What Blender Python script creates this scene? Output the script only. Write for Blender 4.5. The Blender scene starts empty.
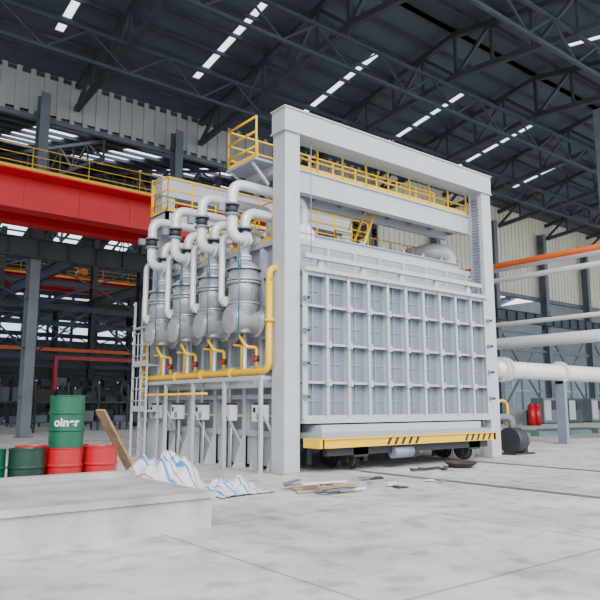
import bpy, math, random
from mathutils import Vector, Matrix
random.seed(7)
V=Vector
# ------------------------------------------------------------------ materials
MATS={}
def mat(name,col,rough=0.5,metal=0.0,var=0.08,scale=3.0,bump=0.0,coat=0.0):
    if name in MATS: return MATS[name]
    m=bpy.data.materials.new(name); m.use_nodes=True
    nt=m.node_tree; b=nt.nodes['Principled BSDF']
    tc=nt.nodes.new('ShaderNodeTexCoord'); n=nt.nodes.new('ShaderNodeTexNoise')
    n.inputs['Scale'].default_value=scale; n.inputs['Detail'].default_value=6
    nt.links.new(tc.outputs['Object'],n.inputs['Vector'])
    r=nt.nodes.new('ShaderNodeValToRGB')
    r.color_ramp.elements[0].position=0.3; r.color_ramp.elements[1].position=0.7
    r.color_ramp.elements[0].color=tuple(c*(1-var) for c in col)+(1,)
    r.color_ramp.elements[1].color=tuple(min(1,c*(1+var)) for c in col)+(1,)
    nt.links.new(n.outputs['Fac'],r.inputs['Fac']); nt.links.new(r.outputs['Color'],b.inputs['Base Color'])
    b.inputs['Roughness'].default_value=rough; b.inputs['Metallic'].default_value=metal
    if bump>0:
        bp=nt.nodes.new('ShaderNodeBump'); bp.inputs['Strength'].default_value=bump; bp.inputs['Distance'].default_value=0.02
        n2=nt.nodes.new('ShaderNodeTexNoise'); n2.inputs['Scale'].default_value=scale*12
        nt.links.new(tc.outputs['Object'],n2.inputs['Vector'])
        nt.links.new(n2.outputs['Fac'],bp.inputs['Height']); nt.links.new(bp.outputs['Normal'],b.inputs['Normal'])
    MATS[name]=m; return m
def translucent(name,col):
    m=bpy.data.materials.new(name); m.use_nodes=True; nt=m.node_tree
    nt.nodes.remove(nt.nodes['Principled BSDF'])
    o=nt.nodes['Material Output']; t=nt.nodes.new('ShaderNodeBsdfTranslucent'); t.inputs['Color'].default_value=col+(1,)
    tc=nt.nodes.new('ShaderNodeTexCoord'); n=nt.nodes.new('ShaderNodeTexNoise'); n.inputs['Scale'].default_value=.5
    r=nt.nodes.new('ShaderNodeValToRGB')
    r.color_ramp.elements[0].color=tuple(c*.85 for c in col)+(1,); r.color_ramp.elements[1].color=col+(1,)
    nt.links.new(tc.outputs['Object'],n.inputs['Vector']); nt.links.new(n.outputs['Fac'],r.inputs['Fac']); nt.links.new(r.outputs['Color'],t.inputs['Color'])
    nt.links.new(t.outputs[0],o.inputs['Surface']); return m
GREY=mat('furnace_grey_paint',(.28,.305,.35),.42,.1,.06,2)
GREYL=mat('furnace_light_grey_paint',(.42,.445,.485),.42,.1,.06,2)
GREYD=mat('furnace_panel_grey',(.19,.22,.27),.45,.1,.08,2)
PIPEW=mat('pipe_silver_white',(.62,.64,.66),.32,.12,.06,4)
SILV=mat('burner_silver',(.42,.44,.47),.30,.45,.08,3)
YEL=mat('safety_yellow',(.80,.46,.0),.45,0,.05,3)
BLK=mat('black_paint',(.008,.008,.01),.5,0,.2,3)
DARK=mat('dark_steel',(.022,.026,.033),.6,0,.25,1)
DARK2=mat('structural_steel_blue_grey',(.045,.056,.072),.6,0,.2,1)
STEELG=mat('structural_steel_grey',(.13,.15,.18),.6,0,.15,1)
RED=mat('crane_red',(.60,.003,.008),.45,0,.08,1)
REDD=mat('drum_red',(.40,.006,.012),.4,0,.15,5)
GRN=mat('drum_green',(.003,.085,.04),.35,0,.12,5)
GRND=mat('drum_dark_green',(.006,.035,.022),.4,0,.2,5)
WHT=mat('white_paint',(.62,.62,.62),.5,0,.03,3)
CREAM=mat('cream_cladding',(.70,.68,.56),.6,0,.05,.5)
PALE=mat('pale_cladding',(.42,.44,.45),.6,0,.08,.5)
ROOFM=mat('roof_sheet_blue_grey',(.07,.088,.118),.6,0,.15,.3)
ORG=mat('orange_paint',(.7,.13,.02),.5,0,.1,2)
TEAL=mat('teal_paint',(.10,.20,.18),.5,0,.1,2)
BLUE=mat('blue_grey_conduit',(.05,.12,.20),.4,0,.1,2)
WOOD=mat('rough_wood',(.30,.19,.10),.8,0,.3,6,.3)
RUST=mat('rusty_steel',(.05,.035,.03),.7,.3,.35,5,.3)
CONC=mat('plinth_concrete',(.34,.335,.32),.9,0,.28,1.6,.6)
GLASS=translucent('frosted_skylight',(.9,.95,1.0))
# floor
def floor_mat():
    m=bpy.data.materials.new('concrete_floor'); m.use_nodes=True; nt=m.node_tree; b=nt.nodes['Principled BSDF']
    tc=nt.nodes.new('ShaderNodeTexCoord')
    n=nt.nodes.new('ShaderNodeTexNoise'); n.inputs['Scale'].default_value=.45; n.inputs['Detail'].default_value=12; n.inputs['Roughness'].default_value=.7
    r=nt.nodes.new('ShaderNodeValToRGB'); r.color_ramp.elements[0].position=.32; r.color_ramp.elements[1].position=.6
    r.color_ramp.elements[0].color=(.33,.32,.30,1); r.color_ramp.elements[1].color=(.57,.555,.53,1)
    br=nt.nodes.new('ShaderNodeTexBrick'); br.offset=0; br.inputs['Scale'].default_value=.25
    br.inputs['Mortar Size'].default_value=.006; br.inputs['Color1'].default_value=(1,1,1,1); br.inputs['Color2'].default_value=(.94,.94,.94,1); br.inputs['Mortar'].default_value=(.6,.6,.6,1)
    br.inputs['Brick Width'].default_value=1.0; br.inputs['Row Height'].default_value=1.0
    mx=nt.nodes.new('ShaderNodeMix'); mx.data_type='RGBA'; mx.blend_type='MULTIPLY'; mx.inputs[0].default_value=1
    nt.links.new(tc.outputs['Object'],n.inputs['Vector']); nt.links.new(tc.outputs['Object'],br.inputs['Vector'])
    nt.links.new(n.outputs['Fac'],r.inputs['Fac']); nt.links.new(r.outputs['Color'],mx.inputs[6]); nt.links.new(br.outputs['Color'],mx.inputs[7])
    n3=nt.nodes.new('ShaderNodeTexNoise'); n3.inputs['Scale'].default_value=2.2; n3.inputs['Detail'].default_value=8
    r3=nt.nodes.new('ShaderNodeValToRGB'); r3.color_ramp.elements[0].position=.36; r3.color_ramp.elements[0].color=(.72,.71,.70,1)
    r3.color_ramp.elements[1].position=.5; r3.color_ramp.elements[1].color=(1,1,1,1)
    m3=nt.nodes.new('ShaderNodeMix'); m3.data_type='RGBA'; m3.blend_type='MULTIPLY'; m3.inputs[0].default_value=1
    nt.links.new(tc.outputs['Object'],n3.inputs['Vector']); nt.links.new(n3.outputs['Fac'],r3.inputs['Fac'])
    nt.links.new(mx.outputs[2],m3.inputs[6]); nt.links.new(r3.outputs['Color'],m3.inputs[7])
    nt.links.new(m3.outputs[2],b.inputs['Base Color']); b.inputs['Roughness'].default_value=.7
    return m
FLOORM=floor_mat()
def tarp_mat():
    m=bpy.data.materials.new('striped_woven_tarp'); m.use_nodes=True; nt=m.node_tree; b=nt.nodes['Principled BSDF']
    uv=nt.nodes.new('ShaderNodeUVMap'); s=nt.nodes.new('ShaderNodeSeparateXYZ'); nt.links.new(uv.outputs[0],s.inputs[0])
    mu=nt.nodes.new('ShaderNodeMath'); mu.operation='MULTIPLY'; mu.inputs[1].default_value=5
    fr=nt.nodes.new('ShaderNodeMath'); fr.operation='FRACT'
    nt.links.new(s.outputs[0],mu.inputs[0]); nt.links.new(mu.outputs[0],fr.inputs[0])
    r=nt.nodes.new('ShaderNodeValToRGB'); cr=r.color_ramp; cr.interpolation='CONSTANT'
    cr.elements[0].position=0; cr.elements[0].color=(.52,.54,.58,1); cr.elements[1].position=.42; cr.elements[1].color=(.06,.20,.50,1)
    for p,c in ((.58,(.52,.54,.58,1)),(.78,(.5,.04,.04,1)),(.83,(.52,.54,.58,1))):
        e=cr.elements.new(p); e.color=c
    nt.links.new(fr.outputs[0],r.inputs['Fac']); nt.links.new(r.outputs['Color'],b.inputs['Base Color']); b.inputs['Roughness'].default_value=.6
    return m
TARP=tarp_mat()
# ------------------------------------------------------------------ builder
class MB:
    def __init__(s,name): s.name=name; s.v=[]; s.f=[]; s.mi=[]; s.sm=[]; s.mats=[]
    def m(s,mt):
        if mt not in s.mats: s.mats.append(mt)
        return s.mats.index(mt)
    def hexa(s,P,mt):
        o=len(s.v); s.v+= [tuple(p) for p in P]; k=s.m(mt)
        for f in ((0,3,2,1),(4,5,6,7),(0,1,5,4),(1,2,6,5),(2,3,7,6),(3,0,4,7)):
            s.f.append(tuple(o+i for i in f)); s.mi.append(k); s.sm.append(False)
    def box(s,x0,y0,z0,x1,y1,z1,mt):
        s.hexa([(x0,y0,z0),(x1,y0,z0),(x1,y1,z0),(x0,y1,z0),(x0,y0,z1),(x1,y0,z1),(x1,y1,z1),(x0,y1,z1)],mt)
    def frame(s,d):
        d=d.normalized(); up=V((0,0,1)) if abs(d.z)<.95 else V((0,1,0))
        a=d.cross(up).normalized(); b=a.cross(d).normalized(); return a,b
    def beam(s,p,q,w,h,mt):
        p=V(p);q=V(q); a,b=s.frame(q-p); a=a*w/2; b=b*h/2
        s.hexa([p-a-b,p+a-b,p+a+b,p-a+b,q-a-b,q+a-b,q+a+b,q-a+b],mt)
    def ibeam(s,p,q,w,h,mt,t=.02):
        p=V(p);q=V(q); a,b=s.frame(q-p)
        s.beam(p,q,t,h,mt); s.beam(p+b*(h/2),q+b*(h/2),w,t,mt); s.beam(p-b*(h/2),q-b*(h/2),w,t,mt)
    def cone(s,p,q,r0,r1,mt,n=16,caps=True):
        p=V(p);q=V(q); a,b=s.frame(q-p); o=len(s.v); k=s.m(mt)
        for c,r in ((p,r0),(q,r1)):
            for i in range(n):
                t=2*math.pi*i/n; s.v.append(tuple(c+a*(r*math.cos(t))+b*(r*math.sin(t))))
        for i in range(n):
            j=(i+1)%n; s.f.append((o+i,o+j,o+n+j,o+n+i)); s.mi.append(k); s.sm.append(True)
        if caps:
            s.f.append(tuple(o+i for i in reversed(range(n)))); s.mi.append(k); s.sm.append(False)
            s.f.append(tuple(o+n+i for i in range(n))); s.mi.append(k); s.sm.append(False)
    def cyl(s,p,q,r,mt,n=16): s.cone(p,q,r,r,mt,n)
    def lathe(s,p,d,prof,mt,n=24):
        p=V(p); d=V(d).normalized()
        for (h0,r0),(h1,r1) in zip(prof[:-1],prof[1:]):
            if abs(h1-h0)<1e-6: 
                h1+=1e-4
            s.cone(p+d*h0,p+d*h1,max(r0,.001),max(r1,.001),mt,n,caps=False)
    def tube(s,path,r,mt,bend=.25,n=14,seg=6,flange=0,fm=None):
        P=[V(p) for p in path]; pts=[P[0]]
        for i in range(1,len(P)-1):
            a,b,c=P[i-1],P[i],P[i+1]; u=(a-b); w=(c-b); L=min(bend,u.length*.49,w.length*.49)
            u.normalize(); w.normalize(); ang=u.angle(w)
            if ang>3.1: pts.append(b); continue
            half=ang/2; R=L*math.tan(half); cen=b+(u+w).normalized()*(R/math.sin(half))
            s0=b+u*L; e0=b+w*L; v0=s0-cen; v1=e0-cen; ax=v0.cross(v1).normalized(); tot=v0.angle(v1)
            for k in range(seg+1):
                pts.append(cen+Matrix.Rotation(tot*k/seg,3,ax)@v0)
        pts.append(P[-1])
        o=len(s.v); k=s.m(mt); T=[]
        for i in range(len(pts)):
            if i==0: t=pts[1]-pts[0]
            elif i==len(pts)-1: t=pts[-1]-pts[-2]
            else: t=(pts[i+1]-pts[i]).normalized()+(pts[i]-pts[i-1]).normalized()
            T.append(t.normalized())
        a,b=s.frame(T[0])
        for i,(c,t) in enumerate(zip(pts,T)):
            if i>0:
                q=T[i-1].rotation_difference(t); a=q@a
                a=(a-t*a.dot(t)).normalized()
            b=t.cross(a)
            for j in range(n):
                th=2*math.pi*j/n; s.v.append(tuple(c+a*(r*math.cos(th))+b*(r*math.sin(th))))
        for i in range(len(pts)-1):
            for j in range(n):
                j2=(j+1)%n; s.f.append((o+i*n+j,o+i*n+j2,o+(i+1)*n+j2,o+(i+1)*n+j)); s.mi.append(k); s.sm.append(True)
        s.f.append(tuple(o+j for j in reversed(range(n)))); s.mi.append(k); s.sm.append(False)
        e=o+(len(pts)-1)*n; s.f.append(tuple(e+j for j in range(n))); s.mi.append(k); s.sm.append(False)
        if flange:
            for c,d in ((P[0],P[1]-P[0]),(P[-1],P[-2]-P[-1])):
                d=d.normalized(); s.cyl(c-d*.008,c+d*.05,r*flange,fm or mt,n)
                s.cyl(c+d*.07,c+d*.12,r*flange,fm or mt,n)
    def build(s,parent=None):
        me=bpy.data.meshes.new(s.name); me.from_pydata(s.v,[],s.f)
        for mt in s.mats: me.materials.append(mt)
        me.polygons.foreach_set('material_index',s.mi); me.polygons.foreach_set('use_smooth',s.sm); me.update()
        o=bpy.data.objects.new(s.name,me); bpy.context.collection.objects.link(o)
        if parent: o.parent=parent
        return o
def empty(name):
    e=bpy.data.objects.new(name,None); bpy.context.collection.objects.link(e); return e
def railing(b,pts,h=1.1,mt=YEL,sp=.9,r=.022,mid=2):
    for p,q in zip(pts[:-1],pts[1:]):
        p=V(p);q=V(q); L=(q-p).length; n=max(1,round(L/sp))
        for i in range(n+1):
            c=p.lerp(q,i/n); b.cyl(c,c+V((0,0,h)),r,mt,8)
        for k in range(mid+1):
            z=V((0,0,h*(1-k*.36))); b.cyl(p+z,q+z,r,mt,8)
        b.beam(p+V((0,0,.06)),q+V((0,0,.06)),.012,.12,mt)

# ------------------------------------------------------------------ ROOM
b=MB('floor'); b.box(-60,-30,-.3,110,90,0,FLOORM); b.build()
# high bay roof (Y 6..36)
def roofbay(name,y0,y1,zE,zR,x0,x1,sx,sw,mt,g0=.12,g1=.88):
    b=MB(name); ym=(y0+y1)/2
    for (ya,za,yb,zb) in ((y0,zE,ym,zR),(ym,zR,y1,zE)):
        x=x0
        while x<x1:
            b.hexa([(x,ya,za),(x+sx-sw,ya,za),(x+sx-sw,yb,zb),(x,yb,zb),(x,ya,za+.12),(x+sx-sw,ya,za+.12),(x+sx-sw,yb,zb+.12),(x,yb,zb+.12)],mt)
            xa=x+sx-sw; xb=x+sx
            for (t0,t1,mm) in ((0,g0,mt),(g0,g1,GLASS),(g1,1,mt)):
                p=lambda t:(ya+(yb-ya)*t, za+(zb-za)*t)
                (u0,w0),(u1,w1)=p(t0),p(t1)
                if mm is GLASS:
                    o=len(b.v); b.v+=[(xa,u0,w0+.06),(xb,u0,w0+.06),(xb,u1,w1+.06),(xa,u1,w1+.06)]
                    b.f.append((o,o+1,o+2,o+3)); b.mi.append(b.m(mm)); b.sm.append(False)
                else:
                    b.hexa([(xa,u0,w0),(xb,u0,w0),(xb,u1,w1),(xa,u1,w1),(xa,u0,w0+.12),(xb,u0,w0+.12),(xb,u1,w1+.12),(xa,u1,w1+.12)],mm)
            x+=sx
        n=9
        for i in range(n+1):
            t=i/n; y=ya+(yb-ya)*t; z=za+(zb-za)*t-.15
            b.box(x0,y-.06,z-.12,x1,y+.06,z+.1,DARK2)
    return b
b=roofbay('ceiling',7,36,20.0,22.5,-46,106,8,.45,ROOFM,.25,.75)
# longitudinal bracing trusses hung from the high-bay roof
for y in (14.5,21.5,28.5):
    n=60
    for i in range(n):
        xa=-30+2*i; xb=xa+2
        b.beam((xa,y,18.9),(xb,y,18.9),.16,.16,DARK2); b.beam((xa,y,17.4),(xb,y,17.4),.16,.16,DARK2)
        b.beam((xa,y,17.4 if i%2 else 18.9),(xb,y,18.9 if i%2 else 17.4),.09,.09,DARK2)
    zr=20+2.5*(1-abs(y-21.5)/14.5)+.03
    for i in range(8): b.box(-28+16*i-.06,y-.06,18.9,-28+16*i+.06,y+.06,zr,DARK2)
b.build()
roofbay('ceiling_rear_bay',36,84,17.5,24,-46,106,6,2.7,ROOFM,.1,.7).build()
# trusses high bay : span Y, every 8 m in X
def truss(name,x,y0,y1,zE,zR,d=1.6,mt=DARK2,w=.22,n=12):
    b=MB(name); ym=(y0+y1)/2
    def top(y): return zE+(zR-zE)*(1-abs(y-ym)/(ym-y0))-.45
    def bot(y): return zE-d+ (zR-zE)*(1-abs(y-ym)/(ym-y0))*.55
    ys=[y0+(y1-y0)*i/n for i in range(n+1)]
    for i in range(n):
        b.beam((x,ys[i],top(ys[i])),(x,ys[i+1],top(ys[i+1])),w,w,mt)
        b.beam((x,ys[i],bot(ys[i])),(x,ys[i+1],bot(ys[i+1])),w,w,mt)
        if i%2: b.beam((x,ys[i],top(ys[i])),(x,ys[i+1],bot(ys[i+1])),w*.6,w*.6,mt)
        else: b.beam((x,ys[i],bot(ys[i])),(x,ys[i+1],top(ys[i+1])),w*.6,w*.6,mt)
        b.beam((x,ys[i],bot(ys[i])),(x,ys[i],top(ys[i])),w*.5,w*.5,mt)
    b.build()
for i in range(14): truss('roof_truss',-28+8*i,7.2,35.6,20,22.5,1.8,DARK2,.3)
for i in range(11): truss('rear_roof_truss',-10+8*i,36.4,83.6,17.5,24,1.5,DARK2,.2,18)
# stepped cladding strip along back of high bay
b=MB('wall_back_upper')
b.box(-46,36,17.3,106,36.12,20.1,PALE)
x=-46
while x<106:
    b.box(x,35.93,17.3,x+.28,36.0,20.1,PALE); x+=.75
b.box(-46,35.85,17.1,106,36.15,17.35,STEELG)
b.build()
b=MB('wall_back_right')
b.box(36,35.6,11.9,106,35.72,20.0,CREAM)
x=36
while x<106:
    b.box(x,35.53,11.9,x+.22,35.6,20.0,CREAM); x+=.6
b.box(36,35.4,11.6,106,35.8,11.95,STEELG)
b.box(46,35.6,0,106,35.8,1.2,PALE)
b.box(46,35.6,4.6,106,35.75,5.6,DARK2)
b.build()
b=MB('window_1')
x=46
while x<104:
    b.box(x,35.66,1.2,x+2.7,35.7,4.6,GLASS)
    b.box(x-.08,35.6,1.2,x+.08,35.75,4.6,TEAL)
    b.box(x+1.3,35.6,1.2,x+1.4,35.75,4.6,WHT)
    x+=2.86
b.box(46,35.6,2.85,104,35.75,2.95,WHT)
b.build()
# steel columns on line Y=36
def steelcol(x,y,h,mt=STEELG,name='steel_column',w=.5):
    b=MB(name)
    b.box(x-w/2,y-.35,0,x+w/2,y-.31,h,mt); b.box(x-w/2,y+.31,0,x+w/2,y+.35,h,mt); b.box(x-.03,y-.31,0,x+.03,y+.31,h,mt)
    b.box(x-w/2-.1,y-.5,0,x+w/2+.1,y+.5,.04,mt)
    z=2
    while z<h: b.box(x-w/2,y-.31,z,x+w/2,y+.31,z+.03,mt); z+=2.5
    b.build()
for i in range(12): steelcol(2+8*i,34.9,18.2)
# runway girder along X on that line
b=MB('crane_runway_girder')
b.box(-20,34.2,9.0,100,34.24,10.0,DARK2); b.box(-20,34.0,9.95,100,34.45,10.0,DARK2); b.box(-20,34.0,9.0,100,34.45,9.05,DARK2)
for i in range(80): b.box(-20+1.5*i,34.05,9.05,-19.97+1.5*i,34.4,9.95,DARK2)
b.build()
# bracing right side
b=MB('wall_bracing')
for i in range(6):
    x=42+8*i
    b.beam((x,35,.5),(x+8,35,9),.14,.14,STEELG); b.beam((x,35,9),(x+8,35,.5),.14,.14,STEELG)
    b.beam((x,35,6.6),(x+8,35,6.6),.2,.25,STEELG); b.beam((x,35,8.2),(x+8,35,8.2),.2,.2,STEELG)
b.build()
# rear bay columns
for yy in (48,58,68,78):
    for xx in (6,14,22,30,38): steelcol(xx,yy,16.5,DARK,'hall_column',.45)
b=MB('hall_tie_beams')
for yy in (48,58,68,78):
    for z in (5.0,8.6,12.2): b.ibeam((0,yy,z),(46,yy,z),.25,.4,DARK2,.04)
    for xx in range(6,38,8):
        b.beam((xx,yy,8.6),(xx+8,yy,12.2),.12,.12,DARK2); b.beam((xx,yy,12.2),(xx+8,yy,8.6),.12,.12,DARK2)
        b.beam((xx,yy,5.0),(xx+4,yy,8.6),.12,.12,DARK2); b.beam((xx+8,yy,5.0),(xx+4,yy,8.6),.12,.12,DARK2)
for xx in (6,14,22,30,38):
    b.ibeam((xx,40,10.6),(xx,80,10.6),.3,.8,DARK2,.04)
b.beam((0,57.4,6.3),(46,57.4,6.3),.2,.28,ORG)
b.build()
# end wall with window bands
b=MB('wall_end')
for z0,z1 in ((0,3.6),(4.6,9.6),(12.2,14.4),(15.2,19)):
    b.box(-46,83.7,z0,106,84,z1,DARK2)
for i in range(50): b.box(-46+3*i,83.6,3.2,-45.7+3*i,84,15.2,DARK2)
b.build()
b=MB('window_2')
for z0,z1 in ((3.6,4.6),(9.6,12.2),(14.4,15.2)): b.box(-46,83.8,z0,106,83.82,z1,GLASS)
b.build()
b=MB('wall_right'); b.box(106,7,0,106.3,84,20,PALE); b.build()
b=MB('wall_left'); b.box(-46.3,7,0,-46,84,20,PALE); b.build()
# ------------------------------------------------------------------ cranes
def crane(x0,x1,y,z0,z1,w=.7,gap=2.2):
    e=empty('overhead_crane')
    b=MB('girders')
    for yy in (y,y+gap):
        b.box(x0,yy,z0,x1,yy+w,z1,RED)
        b.box(x0,yy-.08,z1,x1,yy+w+.08,z1+.06,RED); b.box(x0,yy-.08,z0-.06,x1,yy+w+.08,z0,RED)
        x=x0
        while x<x1: b.box(x,yy-.03,z0,x+.05,yy,z1,RED); x+=2.4
    b.build(e)
    b=MB('end_trucks')
    for x in (x0,x1-.6): b.box(x,y-1,z0-.5,x+.6,y+gap+w+1,z0-.06,RED)
    b.build(e)
    b=MB('walkway'); b.box(x0,y-1.0,z1-.4,x1,y-.1,z1-.34,RED); railing(b,[(x0,y-1,z1-.34),(x1,y-1,z1-.34)],1.0,YEL,2.4,.02); b.build(e)
    b=MB('hoist_trolley'); xm=(x0+x1)/2
    b.box(xm-1,y+.1,z1+.15,xm+1,y+gap+w-.1,z1+.3,DARK); b.cyl((xm,y+.5,z1+.7),(xm,y+gap,z1+.7),.35,ORG)
    b.box(xm+.5,y+.8,z1+.3,xm+1,y+1.8,z1+1,DARK)
    b.build(e)
crane(-14,22,28.6,9.9,11.6)
crane(6,38,60,12.3,13.3)
# ------------------------------------------------------------------ FURNACE
F=empty('bogie_hearth_furnace')
XL,XR=9.48,17.48; YF,YB=12.57,19.3; HT=9.08
b=MB('gantry_frame')
for x in (XL,XR):
    for y in (YF,YB):
        b.box(x,y,.03,x+.47,y+.5,HT-.62,GREYL)
        b.box(x-.12,y-.12,0,x+.59,y+.62,.035,GREY)
        for dx in (-.1,.55): b.box(x+dx,y+.22,.035,x+dx+.02,y+.26,.3,GREY)
for y in (YF,YB):
    b.box(XL-.03,y-.03,HT-.62,XR+.5,y+.53,HT,GREYL)
    b.box(XL-.06,y-.06,HT-.03,XR+.53,y+.56,HT+.01,GREYL)
    b.box(XL-.06,y-.06,HT-.64,XR+.53,y+.56,HT-.61,GREYL)
# lift rack on right column front/inner face
z=1.3
while z<8.2:
    b.box(XR-.05,YF+.12,z,XR,YF+.38,z+.05,GREYD); z+=.1
b.box(XL+.47,YF+.1,1.0,XL+.53,YF+.2,8.3,GREYD); b.box(XL+.47,YF+.3,1.0,XL+.53,YF+.4,8.3,GREYD)
b.build(F)
# body
b=MB('furnace_body')
BX0,BX1,BY0,BY1=10.0,17.45,13.15,19.25
b.box(BX0,BY0,.95,BX1,BY1,5.75,GREY)
b.box(BX0-.12,BY0-.02,5.75,BX1+.08,BY1+.05,5.9,GREYL)
b.box(BX0-.12,BY0-.02,.8,BX1+.08,BY1+.05,.95,GREYL)
# front face upper ribs and header
b.box(BX0,BY0-.12,5.05,BX1,BY0,5.25,GREYL)
for i in range(8):
    x=BX0+.3+i*.98; b.box(x,BY0-.1,5.25,x+.06,BY0,5.75,GREYL)
# door frame jambs
b.box(XL+.5,BY0-.4,1.0,XL+.62,BY0,5.3,GREY); b.box(XR-.15,BY0-.4,1.0,XR-.05,BY0,5.3,GREY)
# side ribs (left)
for i in range(9):
    y=BY0+.15+i*.74
    b.box(BX0-.16,y,.0,BX0,y+.025,5.7,GREYL); b.box(BX0-.18,y-.06,.0,BX0-.155,y+.085,5.7,GREYL)
    b.hexa([(BX0-.5,y,.0),(BX0,y,.0),(BX0,y+.03,.0),(BX0-.5,y+.03,.0),(BX0-.2,y,.8),(BX0,y,.8),(BX0,y+.03,.8),(BX0-.2,y+.03,.8)],GREYL)
for z in (1.75,2.5,4.0,4.9):
    b.box(BX0-.14,BY0,z,BX0,BY1,z+.12,GREYL)
b.box(BX0-.06,BY0,.08,BX0-.02,BY1,.9,GREYL)
for i in range(7):
    x=BX0+.4+i*1.05
    for y in (BY0+1.0,BY1-.9): b.box(x,y,0,x+.16,y+.16,.8,GREYD)
# right side ribs
for i in range(9):
    y=BY0+.15+i*.74; b.box(BX1,y,0,BX1+.2,y+.06,5.7,GREYL)
# stiffened roof beams
for i in range(6):
    y=BY0+.4+i*1.1; b.ibeam((BX0,y,6.05),(BX1,y,6.05),.16,.28,GREYL,.02)
for i in range(9):
    x=BX0+.4+i*.9; b.cyl((x,BY0+.5,5.9),(x,BY0+.5,6.35),.05,GREY,8)
b.build(F)
# door
b=MB('furnace_door')
DX0,DX1,DZ0,DZ1,DY=10.02,17.40,1.26,4.9,12.72
b.box(DX0,DY,DZ0,DX1,DY+.12,DZ1,GREYD)
nv=10
for i in range(nv+1):
    x=DX0+.05+(DX1-DX0-.1)*i/nv
    w=.075 if i in (0,nv) else .045
    b.box(x-.012,DY-.2,DZ0,x+.012,DY,DZ1,GREYL)
    b.box(x-w,DY-.22,DZ0,x+w,DY-.2,DZ1,GREYL)
for i,z in enumerate((DZ0+.04,2.15,3.1,4.05,DZ1-.04)):
    b.box(DX0,DY-.17,z-.012,DX1,DY,z+.012,GREYL)
    w=.05 if i in (0,4) else .03
    b.box(DX0,DY-.19,z-w,DX1,DY-.17,z+w,GREYL)
b.box(DX0,DY-.3,DZ1,DX1,DY+.12,DZ1+.1,GREYL)
b.box(DX0,DY-.26,DZ0-.1,DX1,DY+.1,DZ0,GREYL)
for i in range(nv):
    x=DX0+.05+(DX1-DX0-.1)*(i+.5)/nv
    b.box(x-.01,DY-.05,DZ0,x+.01,DY,DZ1,GREY)
    for z in (1.7,2.62,3.57,4.45): b.box(x-.2,DY-.03,z-.012,x+.2,DY,z+.012,GREY)
for i in range(1,nv,1):
    x=DX0+.05+(DX1-DX0-.1)*i/nv
    for z in (2.15,3.1,4.05): b.box(x-.08,DY-.27,z-.08,x+.08,DY-.22,z+.08,GREYL)
# side clamps at the jambs
for z in (1.8,2.6,3.4,4.2):
    for x in (DX0+.02,DX1-.02): b.box(x-.05,DY-.36,z-.05,x+.05,DY-.22,z+.05,GREYD); b.cyl((x,DY-.42,z),(x,DY-.3,z),.03,DARK,8)
# lifting lugs and slanted tie bars
for x in (10.7,12.2,13.7,15.2,16.7):
    b.hexa([(x-.12,DY-.1,DZ1+.1),(x+.12,DY-.1,DZ1+.1),(x+.12,DY,DZ1+.1),(x-.12,DY,DZ1+.1),(x-.05,DY-.1,DZ1+.4),(x+.05,DY-.1,DZ1+.4),(x+.05,DY,DZ1+.4),(x-.05,DY,DZ1+.4)],GREYL)
b.beam((DX0+.1,DY-.1,DZ1+.42),(DX1-.1,DY-.1,DZ1+.42),.14,.12,GREYL)
for x in (10.4,17.0): b.cyl((x,DY-.05,DZ1+.3),(x,DY-.05,8.5),.012,GREYD,8)
b.build(F)
# platforms
b=MB('front_platform')
b.box(XL+.5,13.1,7.15,XR,13.25,7.75,GREYL); b.box(XL+.5,14.0,7.15,XR,14.15,7.75,GREYL)
b.box(XL+.5,13.05,7.72,XR,13.3,7.76,GREYL); b.box(XL+.5,13.05,7.13,XR,13.3,7.17,GREYL)
b.box(8.95,13.12,7.72,XR,14.5,7.78,GREY); 
for i in range(8): b.box(XL+1+i,13.25,7.3,XL+1.08+i,14.0,7.5,GREY)
b.beam((8.98,13.3,7.7),(9.5,13.3,7.2),.06,.06,GREYL); b.beam((8.98,14.3,7.7),(9.9,14.3,7.2),.06,.06,GREYL)
b.box(XL+.1,13.05,7.5,XL+.4,14.5,7.72,GREYL)
b.build(F)
b=MB('front_platform_railing')
railing(b,[(9.0,13.15,7.78),(9.0,14.45,7.78),(XR-.1,14.45,7.78)],1.1,r=.03)
railing(b,[(XL+.6,13.12,7.78),(XR-.1,13.12,7.78)],1.1,r=.03)
b.build(F)
b=MB('rear_platform')
b.box(9.1,18.2,7.2,XR+.5,18.3,7.6,GREYL); b.box(9.1,18.2,7.55,XR+.5,19.3,7.62,GREY)
b.box(9.1,18.2,7.2,9.2,19.3,7.6,GREYL)
for x in (10.2,13.5,17): b.box(x,18.2,5.9,x+.12,18.32,7.2,GREYL)
b.build(F)
b=MB('rear_platform_railing')
railing(b,[(9.15,19.25,7.62),(9.15,18.25,7.62),(XR+.4,18.25,7.62)],1.1,r=.028)
railing(b,[(9.4,19.9,7.8),(XR+.4,19.9,7.8)],1.3,r=.028)
b.build(F)
b=MB('roof_railing')
railing(b,[(BX0-.05,17.9,5.9),(BX0-.05,13.7,5.9)],1.05)
railing(b,[(13.2,14.9,5.9),(17.3,14.9,5.9),(17.3,18.0,5.9)],1.05)
b.build(F)
def ladder(b,p,q,w,mt,axis=(1,0,0),st=.28,r=.025):
    p=V(p);q=V(q);a=V(axis)*w/2
    b.beam(p-a,q-a,.03,.08,mt); b.beam(p+a,q+a,.03,.08,mt)
    n=int((q-p).length/st)
    for i in range(1,n): c=p.lerp(q,i/n); b.cyl(c-a,c+a,r*.7,mt,8)
b=MB('access_ladder'); ladder(b,(13.15,14.0,5.95),(14.0,14.0,7.85),.5,YEL,(0,1,0))
b.cyl((13.15,13.75,6.8),(14.0,13.75,8.7),.02,YEL,8); b.cyl((13.15,14.25,6.8),(14.0,14.25,8.7),.02,YEL,8)
b.build(F)
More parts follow.
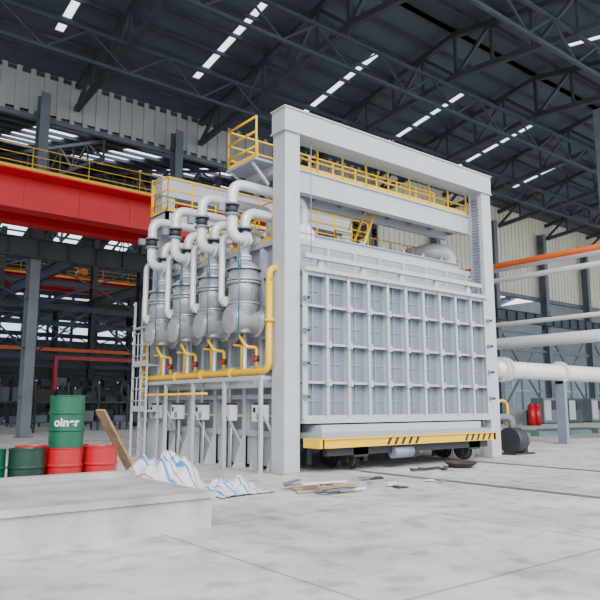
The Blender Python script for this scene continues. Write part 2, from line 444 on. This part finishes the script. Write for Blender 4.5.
# burners
for k in range(4):
    y=13.85+1.5*k; x=9.15
    b=MB('regenerative_burner_%d'%(k+1))
    b.lathe((8.70,y,3.70),(1,0,0),[(0,.0),(0,.2),(.02,.27),(.05,.30),(.5,.30),(1.2,.34)],SILV,28)
    b.cyl((8.74,y,3.70),(8.79,y,3.70),.345,SILV,28); b.cyl((9.75,y,3.70),(9.83,y,3.70),.44,SILV,28)
    b.cyl((9.5,y,3.70),(9.55,y,3.70),.40,SILV,28)
    for t in range(10):
        a=t*math.pi/5; b.cyl((8.71,y+.32*math.cos(a),3.70+.32*math.sin(a)),(8.82,y+.32*math.cos(a),3.70+.32*math.sin(a)),.014,GREYD,6)
    b.cyl((x,y,4.12),(x,y,4.98),.385,SILV,32)
    b.lathe((x,y,4.12),(0,0,-1),[(0,.385),(.06,.385),(.38,.24),(.5,.22),(.72,.20),(.74,.0)],SILV,28)
    b.cyl((x,y,4.10),(x,y,4.14),.42,SILV,28)
    b.cyl((x,y,4.62),(x,y,4.67),.44,SILV,28); b.cyl((x,y,4.70),(x,y,4.75),.44,SILV,28)
    b.lathe((x,y,4.98),(0,0,1),[(0,.44),(.05,.44),(.05,.38),(.17,.29),(.25,.17),(.31,.16)],SILV,28)
    for t in range(12):
        a=t*math.pi/6; b.cyl((x+.415*math.cos(a),y+.415*math.sin(a),4.59),(x+.415*math.cos(a),y+.415*math.sin(a),4.78),.015,GREYD,6)
    b.box(x-.03,y-.43,4.2,x+.03,y-.37,4.5,GREYD)
    b.build(F)
    b=MB('burner_pipework_%d'%(k+1))
    b.tube([(x,y,5.25),(x,y,6.55),(10.7,y,6.55),(10.7,y,5.9)],.135,PIPEW,.32,flange=1.45)
    b.tube([(x-.05,y-.22,5.75),(8.62,y-.22,5.75),(8.62,y-.22,7.15),(10.9,y-.22,7.15),(10.9,y-.22,5.9)],.135,PIPEW,.3,flange=1.45)
    b.tube([(x,y+.05,5.7),(x,y-.22,5.75)],.11,PIPEW,.1)
    for (vx,vy,vz) in ((8.62,y-.22,6.45),(x,y,5.95)):
        b.cyl((vx,vy,vz-.16),(vx,vy,vz-.11),.2,GREYD,18); b.cyl((vx,vy,vz+.11),(vx,vy,vz+.16),.2,GREYD,18)
        b.cyl((vx,vy,vz-.11),(vx,vy,vz+.11),.15,DARK,18)
        b.cyl((vx-.3,vy,vz),(vx,vy,vz),.05,DARK,10); b.box(vx-.42,vy-.07,vz-.09,vx-.25,vy+.07,vz+.09,GREYD)
    b.tube([(x-.32,y+.3,4.2),(x-.32,y+.55,4.2),(x-.32,y+.55,6.0),(9.95,y+.55,6.0)],.085,PIPEW,.22,flange=1.5)
    b.cyl((x-.42,y-.42,3.2),(x-.42,y-.42,5.6),.018,BLUE,8); b.cyl((x-.42,y-.42,4.9),(x-.42,y-.42,5.3),.04,BLUE,10)
    b.build(F)
    b=MB('gas_branch_%d'%(k+1))
    b.tube([(9.25,y-.45,2.5),(9.25,y-.45,3.0),(8.95,y-.45,3.0),(8.95,y-.1,3.3)],.04,YEL,.08)
    b.cyl((9.25,y-.45,2.65),(9.25,y-.45,2.8),.075,DARK,10); b.box(9.15,y-.53,2.68,9.2,y-.37,2.76,RED)
    b.tube([(9.05,y+.3,3.1),(9.3,y+.3,3.1),(9.3,y+.3,2.5)],.03,YEL,.06)
    b.build(F)
b=MB('gas_main')
b.tube([(9.3,12.95,4.75),(9.3,12.95,2.42),(9.3,19.9,2.42),(9.3,19.9,4.0)],.085,YEL,.22)
b.tube([(9.3,12.95,4.6),(9.3,12.95,4.95),(9.75,12.95,4.95)],.085,YEL,.2)
for y in (14.6,16.1,17.6): b.cyl((9.3,y-.04,2.42),(9.3,y+.04,2.42),.14,YEL,14)
b.cyl((9.3,12.95,3.6),(9.3,12.95,3.66),.14,YEL,14)
b.tube([(9.1,19.5,4.4),(9.1,19.5,1.9),(9.1,15.5,1.9)],.035,YEL,.1)
b.build(F)
# air header & side walkway supports
b=MB('air_header')
b.cyl((10.9,13.5,6.15),(10.9,19.2,6.15),.3,PIPEW,24)
b.cyl((9.75,13.2,2.15),(9.75,19.2,2.15),.12,PIPEW,16)
for k in range(4):
    y=13.85+1.5*k; b.tube([(9.75,y+.3,2.15),(9.4,y+.3,2.3),(9.4,y+.3,3.5)],.06,PIPEW,.1)
b.build(F)
b=MB('exhaust_duct')
b.tube([(17.0,19.0,6.75),(17.0,14.2,6.75),(17.75,14.2,6.75),(17.75,14.2,4.0)],.26,PIPEW,.45,20)
b.cyl((17.0,16,5.9),(17.0,16,6.6),.08,GREY,10); b.cyl((17.0,18,5.9),(17.0,18,6.6),.08,GREY,10)
for y in (14.9,16.5,18): b.cyl((17.0,y,6.75),(17.0,y+.06,6.75),.32,PIPEW,20)
b.build(F)
# control boxes
b=MB('control_boxes')
for k in range(5):
    y=13.35+1.42*k
    b.box(9.38,y,1.2,9.6,y+.42,1.6,WHT); b.box(9.37,y+.04,1.24,9.385,y+.2,1.4,GREYD); b.box(9.37,y+.26,1.42,9.385,y+.36,1.54,BLK)
    b.box(9.42,y+.02,1.6,9.6,y+.4,1.66,DARK)
    b.box(9.58,y+.1,1.3,9.86,y+.14,1.35,GREYL); b.box(9.58,y+.3,1.3,9.86,y+.34,1.35,GREYL)
    b.cyl((9.5,y+.12,0),(9.5,y+.12,1.2),.025,GREYL,8); b.cyl((9.5,y+.3,0),(9.5,y+.3,1.2),.02,DARK,8)
    b.cyl((9.5,y+.2,1.6),(9.5,y+.2,2.5),.02,GREYL,8)
b.build(F)
b=MB('side_support_frame')
b.box(9.19,13.13,2.21,9.32,19.9,2.31,GREYL)
for k in range(5):
    y=13.15+1.65*k; b.box(9.21,y,2.215,10,y+.08,2.3,GREYL); b.box(9.2,y,0,9.28,y+.08,2.21,GREYL)
    b.beam((9.24,y+.04,1.5),(9.95,y+.04,.3),.05,.05,GREYL)
b.build(F)
b=MB('rear_access_stand')
ladder(b,(9.0,19.2,0),(9.0,19.2,4.9),.45,GREYL,(0,1,0))
for dx,dy in ((0,-.2),(0,.8),(.4,-.2),(.4,.8)): b.box(8.97+dx,19.15+dy,0,9.03+dx,19.21+dy,4.9,GREYL)
for z in (1.4,2.8,4.0): b.box(8.96,18.94,z,9.44,20.01,z+.05,GREYL)
railing(b,[(8.98,19.97,2.85),(8.98,18.97,2.85)],1.0,GREYL,.3,.018)
railing(b,[(8.98,19.97,1.45),(8.98,18.97,1.45)],1.0,GREYL,.3,.018)
b.build(F)
# ------------------------------------------------------------------ bogie car
C=empty('bogie_hearth_car')
b=MB('deck')
b.box(10.15,12.0,.80,16.7,13.1,.94,GREY)
b.box(10.4,12.3,.94,16.6,13.05,1.12,GREYL)
b.build(C)
b=MB('yellow_bumper')
b.box(10.1,11.9,.60,16.75,12.06,.82,YEL); b.box(10.1,11.85,.80,16.75,12.15,.825,YEL)
b.box(10.0,11.9,.60,10.15,12.5,.82,YEL); b.box(16.65,11.9,.60,16.8,12.5,.82,YEL)
for x0,x1 in ((12.2,13.3),(15.3,16.6)):
    x=x0
    while x<x1:
        b.hexa([(x,11.89,.62),(x+.09,11.89,.62),(x+.09,11.9,.62),(x,11.9,.62),(x+.11,11.89,.79),(x+.2,11.89,.79),(x+.2,11.9,.79),(x+.11,11.9,.79)],BLK); x+=.26
b.build(C)
b=MB('chassis')
b.box(10.4,12.1,.4,16.6,12.25,.80,DARK)
for x in (11.5,16.0):
    b.box(x-.25,12.1,.35,x+.25,13.1,.78,DARK)
    for y in (12.55,13.3):
        b.cyl((x-.07,y,.31),(x+.07,y,.31),.26,RUST,20); b.cyl((x+.07,y,.31),(x+.1,y,.31),.29,RUST,20)
        b.box(x-.2,y-.14,.2,x-.1,y+.14,.46,DARK)
b.cyl((12.6,12.1,.4),(13.3,12.1,.4),.15,GREYD,16)
b.build(C)
b=MB('car_rails')
for x in (11.5,16.0):
    b.box(x-.035,-6,0,x+.035,19,.02,STEELG)
    b.box(x-.13,-6,0,x-.09,12,.006,DARK); b.box(x+.09,-6,0,x+.13,12,.006,DARK)
b.build()
# ------------------------------------------------------------------ right side pipes
b=MB('flue_pipe')
b.cyl((17.95,15.2,2.95),(46,15.2,2.95),.34,PIPEW,24)
for x in (19.0,21.8,22.1,26,32,38): b.cyl((x,15.2,2.95),(x+.1,15.2,2.95),.48,PIPEW,24)
b.cyl((19.8,15.2,2.95),(21.2,15.2,2.95),.46,PIPEW,24)
for x in (26,36): b.box(x,15.0,0,x+.2,15.4,2.6,GREYD); b.box(x-.2,14.9,0,x+.4,15.5,.04,GREYD)
b.build()
b=MB('pipe_rack')
b.cyl((30,5,4.8),(30,34,4.8),.3,PIPEW,20)
b.cyl((30.6,5,5.9),(30.6,34,5.9),.12,PIPEW,12)
b.cyl((30,5,9.0),(30,34,9.0),.15,ORG,14); b.cyl((30.5,5,8.9),(30.5,34,8.9),.14,PIPEW,14); b.cyl((30,5,8.2),(30,34,8.2),.14,PIPEW,14)
for y in (24,32,12):
    for x in (29.5,31.0): b.box(x-.12,y-.12,0,x+.12,y+.12,9.4,STEELG)
    for z in (4.35,5.65,7.95,8.65): b.box(29.4,y-.1,z,31.1,y+.1,z+.12,STEELG)
b.build()
b=MB('yellow_handrail_hoop')
b.tube([(19.7,13.9,0),(19.7,13.9,1.75),(20.3,13.9,1.75),(20.3,13.9,0)],.05,YEL,.25)
b.build()
b=MB('small_blower')
b.cyl((19.0,13.0,.45),(19.5,13.0,.45),.42,DARK,24); b.cyl((19.5,13,.45),(19.95,13,.45),.2,STEELG,18)
b.box(18.9,12.7,0,20.0,13.3,.06,DARK); b.box(19.1,12.85,.06,19.4,13.15,.2,DARK); b.box(19.6,12.9,.06,19.9,13.1,.3,DARK)
b.tube([(19.2,13.0,.8),(19.2,13.0,1.2),(18.2,13.6,1.2)],.12,STEELG,.2)
b.build()
b=MB('pit_cover')
for i in range(5):
    b.box(25+3*i,19.4,0,27.2+3*i,21.6,.22,TEAL); b.box(25.1+3*i,19.5,.22,27.1+3*i,21.5,.26,STEELG)
b.build()
b=MB('gas_cylinder_rack')
for i in range(2): b.cyl((47+.8*i,30,0),(47+.8*i,30,1.5),.28,REDD,16); b.cone((47+.8*i,30,1.5),(47+.8*i,30,1.75),.28,.06,REDD,16)
b.box(46.6,30.4,0,48.2,30.5,1.2,STEELG)
b.build()
b=MB('machine_cabinet')
for i in range(3):
    x=52+4*i; b.box(x,32,.1,x+2.4,33.2,2.2,DARK2 if i%2 else STEELG); b.box(x+.1,31.95,.3,x+1.1,32,2.0,PALE); b.box(x+1.3,31.95,1.2,x+2.2,32,2.0,DARK); b.box(x-.05,31.95,0,x+2.45,33.25,.1,DARK)
b.build()
# ------------------------------------------------------------------ drums
def drum(x,y,z,mt,label=False,lay=False,ang=0):
    e=empty('oil_drum')
    b=MB('shell'); R=.29; H=.88
    pr=[(0,.0),(0,R+.008),(.02,R+.008),(.03,R)]
    for h in (.29,.58): pr+=[(h-.03,R),(h-.01,R+.014),(h+.01,R+.014),(h+.03,R)]
    pr+=[(H-.03,R),(H-.02,R+.008),(H,R+.008),(H,R-.01),(H-.02,R-.015),(H-.02,0)]
    b.lathe((0,0,0),(0,0,1),pr,mt,32)
    b.cyl((.17,0,H-.02),(.17,0,H+.005),.035,mt,12); b.cyl((-.18,.05,H-.02),(-.18,.05,H),.02,mt,10)
    b.build(e)
    if label:
        cu=bpy.data.curves.new('lettering','FONT'); cu.body='oiner'; cu.size=.2; cu.align_x='CENTER'; cu.offset=.006
        to=bpy.data.objects.new('lettering',cu); bpy.context.collection.objects.link(to)
        bpy.context.view_layer.update()
        me=bpy.data.meshes.new_from_object(to.evaluated_get(bpy.context.evaluated_depsgraph_get()))
        bpy.data.objects.remove(to)
        a0=ang
        for v in me.vertices:
            t=a0+v.co.x/R; v.co=(math.cos(t)*(R+.006),math.sin(t)*(R+.006),.36+v.co.y)
        me.materials.clear(); me.materials.append(WHT)
        o=bpy.data.objects.new('lettering',me); bpy.context.collection.objects.link(o); o.parent=e
    e.location=(x,y,z)
    if lay: e.rotation_euler=(math.pi/2,0,ang)
    return e
drum(4.08,11.7,.885,GRN,True,ang=math.radians(-110))
for (x,y,mt,l) in ((4.08,11.7,REDD,0),(2.85,11.85,GRN,1),(3.46,11.75,GRND,0),(4.72,11.72,REDD,0),(4.45,12.4,REDD,0),(3.75,12.45,REDD,0),(2.2,12.4,GRND,0),(2.9,12.6,REDD,0)):
    drum(x,y,0,mt,bool(l),ang=math.radians(-105))
# ------------------------------------------------------------------ plinth, tarp, planks
b=MB('concrete_plinth')
b.box(-4,7.9,0,4.75,10.5,.46,CONC); b.box(-4,10.3,.46,4.75,10.5,.55,CONC)
b.box(-4,7.86,.38,4.79,7.9,.46,CONC)
b.build()
from mathutils import noise
def tarp(name,cx,cy,z,w,l,h,rot,seed,base=None):
    n=40; vs=[];fs=[];
    for i in range(n+1):
        for j in range(n+1):
            u=i/n-.5; w2=j/n-.5
            r=max(0,1-(4*(u*u+w2*w2)))
            q=noise.noise(V((u*5+seed,w2*5,seed)))*.5+noise.noise(V((u*12,w2*12+seed,0)))*.25
            zz=z+.02+h*(r**.8)*(.7+q)+abs(q)*.08
            x=u*w*(1+.12*noise.noise(V((w2*4,seed,1)))); y=w2*l*(1+.12*noise.noise(V((u*4,seed,2))))
            vs.append((cx+x*math.cos(rot)-y*math.sin(rot),cy+x*math.sin(rot)+y*math.cos(rot),max(z+.01,zz)))
    for i in range(n):
        for j in range(n): a=i*(n+1)+j; fs.append((a,a+n+1,a+n+2,a+1))
    me=bpy.data.meshes.new(name); me.from_pydata(vs,[],fs); me.materials.append(TARP)
    uvl=me.uv_layers.new()
    for p in me.polygons:
        p.use_smooth=True
        for li in p.loop_indices:
            vi=me.loops[li].vertex_index; uvl.data[li].uv=((vi//(n+1))/n,(vi%(n+1))/n)
    o=bpy.data.objects.new(name,me); bpy.context.collection.objects.link(o)
tarp('striped_tarp',5.95,11.75,0,1.6,1.9,.85,.3,3.1)
tarp('striped_tarp',6.8,10.7,0,1.2,1.2,.28,.1,8.3)
b=MB('wooden_plank'); b.beam((6.15,13.3,0.05),(5.15,12.9,1.5),.24,.05,WOOD); b.build()
b=MB('plank_pile')
for i in range(12):
    a=random.uniform(-.5,.5); x=8.3+random.uniform(-.3,.5); y=9.9+random.uniform(-.7,.7); L=random.uniform(.25,.5); z=.04+.045*(i%3)
    b.beam((x-L*math.cos(a),y-L*math.sin(a),z),(x+L*math.cos(a),y+L*math.sin(a),z+.01),.09,.035,(WOOD,STEELG,WOOD,WHT)[i%4])
b.build()
b=MB('scrap_steel_pile')
for i in range(6):
    a=random.uniform(0,3.1); x=12.9+random.uniform(-.9,.8); y=11.1+random.uniform(-.2,.2); L=random.uniform(.1,.3)
    b.beam((x-L*math.cos(a),y-L*math.sin(a)*.4,.04),(x+L*math.cos(a),y+L*math.sin(a)*.4,.05),.06,.05,RUST)
b.build()
b=MB('steel_pan'); b.lathe((14.2,11.2,.0),(0,0,1),[(0,.0),(0,.25),(.12,.42),(.14,.42),(.14,.40),(.03,.22),(.03,0)],RUST,28); b.build()
b=MB('scrap_plates')
for i in range(10):
    x=10.4+random.uniform(-.8,.9); y=10.0+random.uniform(-.9,.8); s=random.uniform(.05,.16); z=.005+.02*(i%3)
    b.box(x-s,y-s*.6,z,x+s,y+s*.6,z+.02,(RUST,WHT,STEELG)[i%3])
b.build()
# ------------------------------------------------------------------ background clutter (left)
def rack(x,y,w,h,mt):
    b=MB('storage_rack')
    for i in range(int(w/2)+1):
        for dy in (0,1.1): b.box(x+2*i,y+dy,0,x+2*i+.1,y+dy+.1,h,mt)
    z=.5
    while z<h:
        b.box(x,y,z,x+w+.1,y+1.2,z+.08,mt)
        xx=x+.2
        while xx<x+w-.6:
            s=random.uniform(.4,1.1); hh=random.uniform(.3,.8)
            b.box(xx,y+.15,z+.08,xx+s,y+1.0,z+.08+hh,random.choice((DARK,STEELG,RUST,DARK2,DARK,ORG) if random.random()<.4 else (DARK,DARK2)))
            xx+=s+random.uniform(.1,.5)
        z+=1.25
    b.build()
rack(2,40,10,3.0,DARK); rack(12.6,42,10,3.0,DARK2); rack(8,52,20,3.4,DARK); rack(12,62,24,3.4,DARK2)
b=MB('red_gantry_beam'); b.box(15,46,4.7,29.6,46.4,4.95,REDD); b.box(15,46,0,15.2,46.4,4.7,REDD); b.box(29.4,46,0,29.6,46.4,4.7,REDD); b.build()
# near building column at right edge
b=MB('tall_service_column'); b.box(33.0,15.9,0,33.5,16.4,17.2,STEELG); b.box(32.8,15.7,0,33.7,16.6,.05,STEELG)
for i in range(16): b.box(32.97,15.87,.8+i,33.53,16.43,.86+i,STEELG)
b.build()
# ------------------------------------------------------------------ lights / world
w=bpy.data.worlds.new('World'); bpy.context.scene.world=w; w.use_nodes=True
bg=w.node_tree.nodes['Background']; bg.inputs[0].default_value=(.86,.93,1,1); bg.inputs[1].default_value=2.5
sun=bpy.data.lights.new('sun','SUN'); sun.energy=4.4; sun.angle=.6; sun.color=(1,.98,.95)
so=bpy.data.objects.new('sun',sun); bpy.context.collection.objects.link(so)
so.rotation_euler=V((.42,.70,-.58)).to_track_quat('-Z','Y').to_euler()
# ------------------------------------------------------------------ camera
cam=bpy.data.cameras.new('camera'); co=bpy.data.objects.new('camera',cam); bpy.context.collection.objects.link(co)
cam.sensor_width=36; cam.lens=36*660/600; cam.clip_end=400
th=math.atan(105/660); H=V((.621,.784,0)).normalized()
d=V((H.x*math.cos(th),H.y*math.cos(th),math.sin(th)))
co.location=(0,0,1.6); co.rotation_euler=d.to_track_quat('-Z','Y').to_euler()
bpy.context.scene.camera=co
